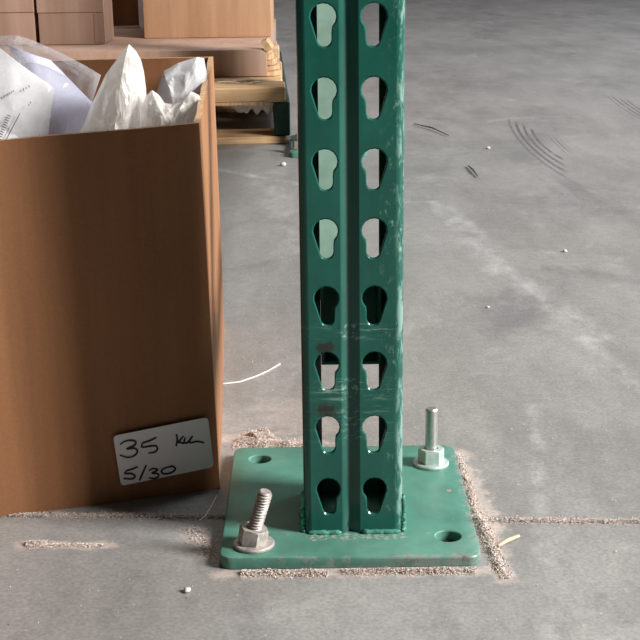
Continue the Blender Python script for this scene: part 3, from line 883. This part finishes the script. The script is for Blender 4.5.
# torn plastic film caught under the lead board
bm = bmesh.new(); G = []
N1, N2 = 30, 8
YF = PYF + .016
for i in range(N1 + 1):
    u = i / N1; row = []
    xa = ony(236, 108, YF).x; xb = ony(274, 108, YF).x
    drop = .020 + .010 * noise.noise((u * 7, 1, 2))
    if u < .10: drop *= .5 + 5 * u
    for j in range(N2 + 1):
        v = j / N2
        c = Vector((xa + (xb - xa) * u - .008 * v, YF + .003 + .012 * v, PZ - .0312 - .003 - drop * v))
        c.y += .006 * noise.noise((u * 14, v * 3, 4)) * v
        row.append(bm.verts.new(c))
    G.append(row)
for i in range(N1):
    for j in range(N2): bm.faces.new((G[i][j], G[i + 1][j], G[i + 1][j + 1], G[i][j + 1]))
bmesh.ops.solidify(bm, geom=bm.faces[:], thickness=.0006)
o = obj('plastic_film', bm, M['filmb']); tag(o, 'torn white plastic film hanging under the pallet lead board', 'plastic film')

# ------------------------------------------------------------------ cartons on the pallet
LY = onz(240, 77, PZ).y
LX1 = ony(267, 65, LY).x
LZ = ony(230, 50, LY).z
def carton(name, label, x0, x1, y0, y1, z0, z1, mat, seams=(), group=None, tape=False, bev=.003):
    e = tag(empty(name, ((x0 + x1) / 2, (y0 + y1) / 2, z0)), label, 'carton', group)
    cx, cy, cz = e.location
    obj('body', box_bm(x0 - cx, x1 - cx, y0 - cy, y1 - cy, 0, z1 - z0, bev, 2), mat, e, smooth=30)
    return e, Vector((cx, cy, cz))
e, o0 = carton('flat_carton', 'flat tan carton with a torn corner lying across the pallet deck', PXR - .98, LX1, LY, LY + .80, PZ + .0005, LZ, M['kraft2'])
# torn corner: ragged layers of board
rnd = random.Random(21)
for k in range(5):
    z0 = (LZ - PZ) * (k / 5); z1 = z0 + (LZ - PZ) / 5 - .0015
    xo = LX1 + (.030 - .006 * k) * (1 if k != 2 else 1.15)
    bm = bmesh.new(); pts = [(LX1 - .004, LY + .004)]
    n = 6
    for i in range(n + 1):
        u = i / n; pts.append((LX1 + (xo - LX1) * (.55 + .45 * math.sin(math.pi * u)) + rnd.uniform(-.003, .003), LY + .006 + .10 * u))
    pts.append((LX1 - .004, LY + .11))
    lo = [bm.verts.new((x - o0.x, y - o0.y, z0)) for x, y in pts]; hi = [bm.verts.new((x - o0.x, y - o0.y, z1 + rnd.uniform(-.002, .002))) for x, y in pts]
    bm.faces.new(lo[::-1]); bm.faces.new(hi)
    for i in range(len(pts)): bm.faces.new((lo[i], lo[(i + 1) % len(pts)], hi[(i + 1) % len(pts)], hi[i]))
    obj('torn_layer', bm, M['flute'], e)
bm = bmesh.new()
cb = [ony(x, y, LY - .002) - o0 for x, y in ((261, 42), (266, 40), (269, 44), (272, 49), (268, 52), (264, 50))]
a_ = [bm.verts.new(p) for p in cb]; b_ = [bm.verts.new(p + Vector((.004, .02, .004))) for p in cb]
bm.faces.new(a_); bm.faces.new(b_[::-1])
for i in range(6): bm.faces.new((a_[i], a_[(i + 1) % 6], b_[(i + 1) % 6], b_[i]))
obj('torn_flap', bm, M['flute'], e)

MY = onz(200, 38, LZ).y
mx0, mx1 = ony(143.5, 20, MY).x, ony(271, 20, MY).x
e, o1 = carton('tall_carton', 'plain tan carton standing on the flat carton near its torn end', mx0, mx1, MY, MY + .26, LZ + .0005, LZ + .24, M['kraft3'])
CY = onz(60, 45, LZ).y
for k, (xa, xb, lab_) in enumerate(((-10, 34.5, 'brown carton with a flap seam on the flat carton, beside another alike'), (38.5, 104, 'brown carton with a lit end, standing between two others on the flat carton'))):
    x0, x1 = ony(xa, 25, CY).x, ony(xb, 25, CY).x
    e, oc = carton('small_carton', lab_, x0, x1, CY, CY + .15, LZ + .0005, LZ + .19, M['kraft2'], group=None)
    zs_ = ony((xa + xb) / 2, 12.5, CY).z
    obj('lid_flap', box_bm(x0 - .0015 - oc.x, x1 + .0012 - oc.x, CY - .0030 - oc.y, CY + .004 - oc.y, zs_ - oc.z, LZ + .188 - oc.z, .001, 1), M['kraft2'], e, smooth=30)
    obj('side_tape', box_bm(x1 - .022 - oc.x, x1 + .0010 - oc.x, CY - .0012 - oc.y, CY + .02 - oc.y, .004, zs_ - oc.z - .004, .0004, 1), M['kraft2'], e) if k else None
r0_, r1_ = ony(108, 10, MY + .36).x, ony(190, 10, MY + .36).x  # carton added to make the gap between the cartons look dark
carton('gap_dark_carton', 'brown carton added behind the other cartons to darken the gap', r0_, r1_, MY + .36, MY + .55, LZ + .0005, LZ + .30, M['kraft'])
# white wrapped bundle in the gap between the cartons
g0, g1 = ony(138, 10, MY + .27).x, ony(150, 10, MY + .27).x
bm = box_bm(g0, g1, MY + .27, MY + .33, LZ + .0005, LZ + .2, .008, 2)
for v in bm.verts:
    if v.co.z < LZ + .05: v.co.z += 0
o = obj('wrapped_bundle', bm, M['filmb'], smooth=40); tag(o, 'white wrapped bundle just showing behind the gap between the cartons', 'bundle')

# ------------------------------------------------------------------ small litter
def litter(name, pts, r, mat, label, cat, seg=6, taper=None, group=None):
    o = obj(name, tube_bm(pts, r, seg, taper), M[mat], smooth=50); tag(o, label, cat, group); return o
def fz(x, y, z): 
    p = onz(x, y); p.z = z; return p
litter('straw', [fz(498, 548, .0018), fz(508, 543, .0024), fz(519, 538, .0019)], .0016, 'straw', 'short straw splinter on the floor beside the plate corner', 'straw', 6, [.7, 1, .8])
litter('fibre_strand', [fz(223, 385, .0012), fz(240, 383, .0012), fz(255, 378, .0014), fz(268, 372, .0012), fz(280, 365, .0012)], .0010, 'fibre', 'pale curved fibre strand on the floor between box and post', 'fibre')
litter('fibre_strand', [fz(199, 522, .0010), fz(205, 517, .0010), fz(211, 508, .0010), fz(217, 496, .0010)], .0006, 'fibre', 'thin bent fibre strand on the floor by the box corner', 'fibre')
litter('twig', [fz(414, 125, .003), fz(432, 130, .005), fz(449, 137, .003)], .0017, 'twig', 'long dark twig on the far floor beyond the post', 'twig', 6, [.6, 1, .5])
litter('twig', [fz(468, 167, .003), fz(473, 172, .0045), fz(478, 178, .003)], .0020, 'twig', 'short dark twig on the far floor beyond the post', 'twig', 6, [.6, 1, .5])
def pebble(px, py, r, label, mat='stone', seed=0):
    bm = bmesh.new(); bmesh.ops.create_icosphere(bm, subdivisions=2, radius=r)
    for v in bm.verts:
        v.co *= 1 + .35 * noise.noise(v.co * (1.2 / r) + Vector((seed, 0, 0))); v.co.z *= .65
    c = onz(px, py); mz = min(v.co.z for v in bm.verts)
    for v in bm.verts: v.co += Vector((c.x, c.y, -mz))
    o = obj('pebble', bm, M[mat], smooth=60); tag(o, label, 'pebble')
pebble(187, 592, .0028, 'pale round pebble on the floor in front of the box', seed=1)
pebble(488, 149, .0042, 'white chip on the far floor beside the tyre marks', seed=2)
pebble(565, 252, .0030, 'small dark-edged chip on the floor beyond the bolt', seed=3)
pebble(488, 308, .0019, 'tiny white chip on bare floor behind the straight bolt', seed=4)
pebble(283, 166, .0055, 'pale grit lump on the floor in front of the pallet', seed=5)

# ------------------------------------------------------------------ far wall out of the frame, added for its dark reflection in the floor
bm = box_bm(X0, X1, 6.6, 6.8, -.001, 4.2)
o = obj('unseen_wall_back', bm, M['wall']); o['kind'] = 'structure'; o['label'] = 'plain grey block wall added at the far end, out of view'
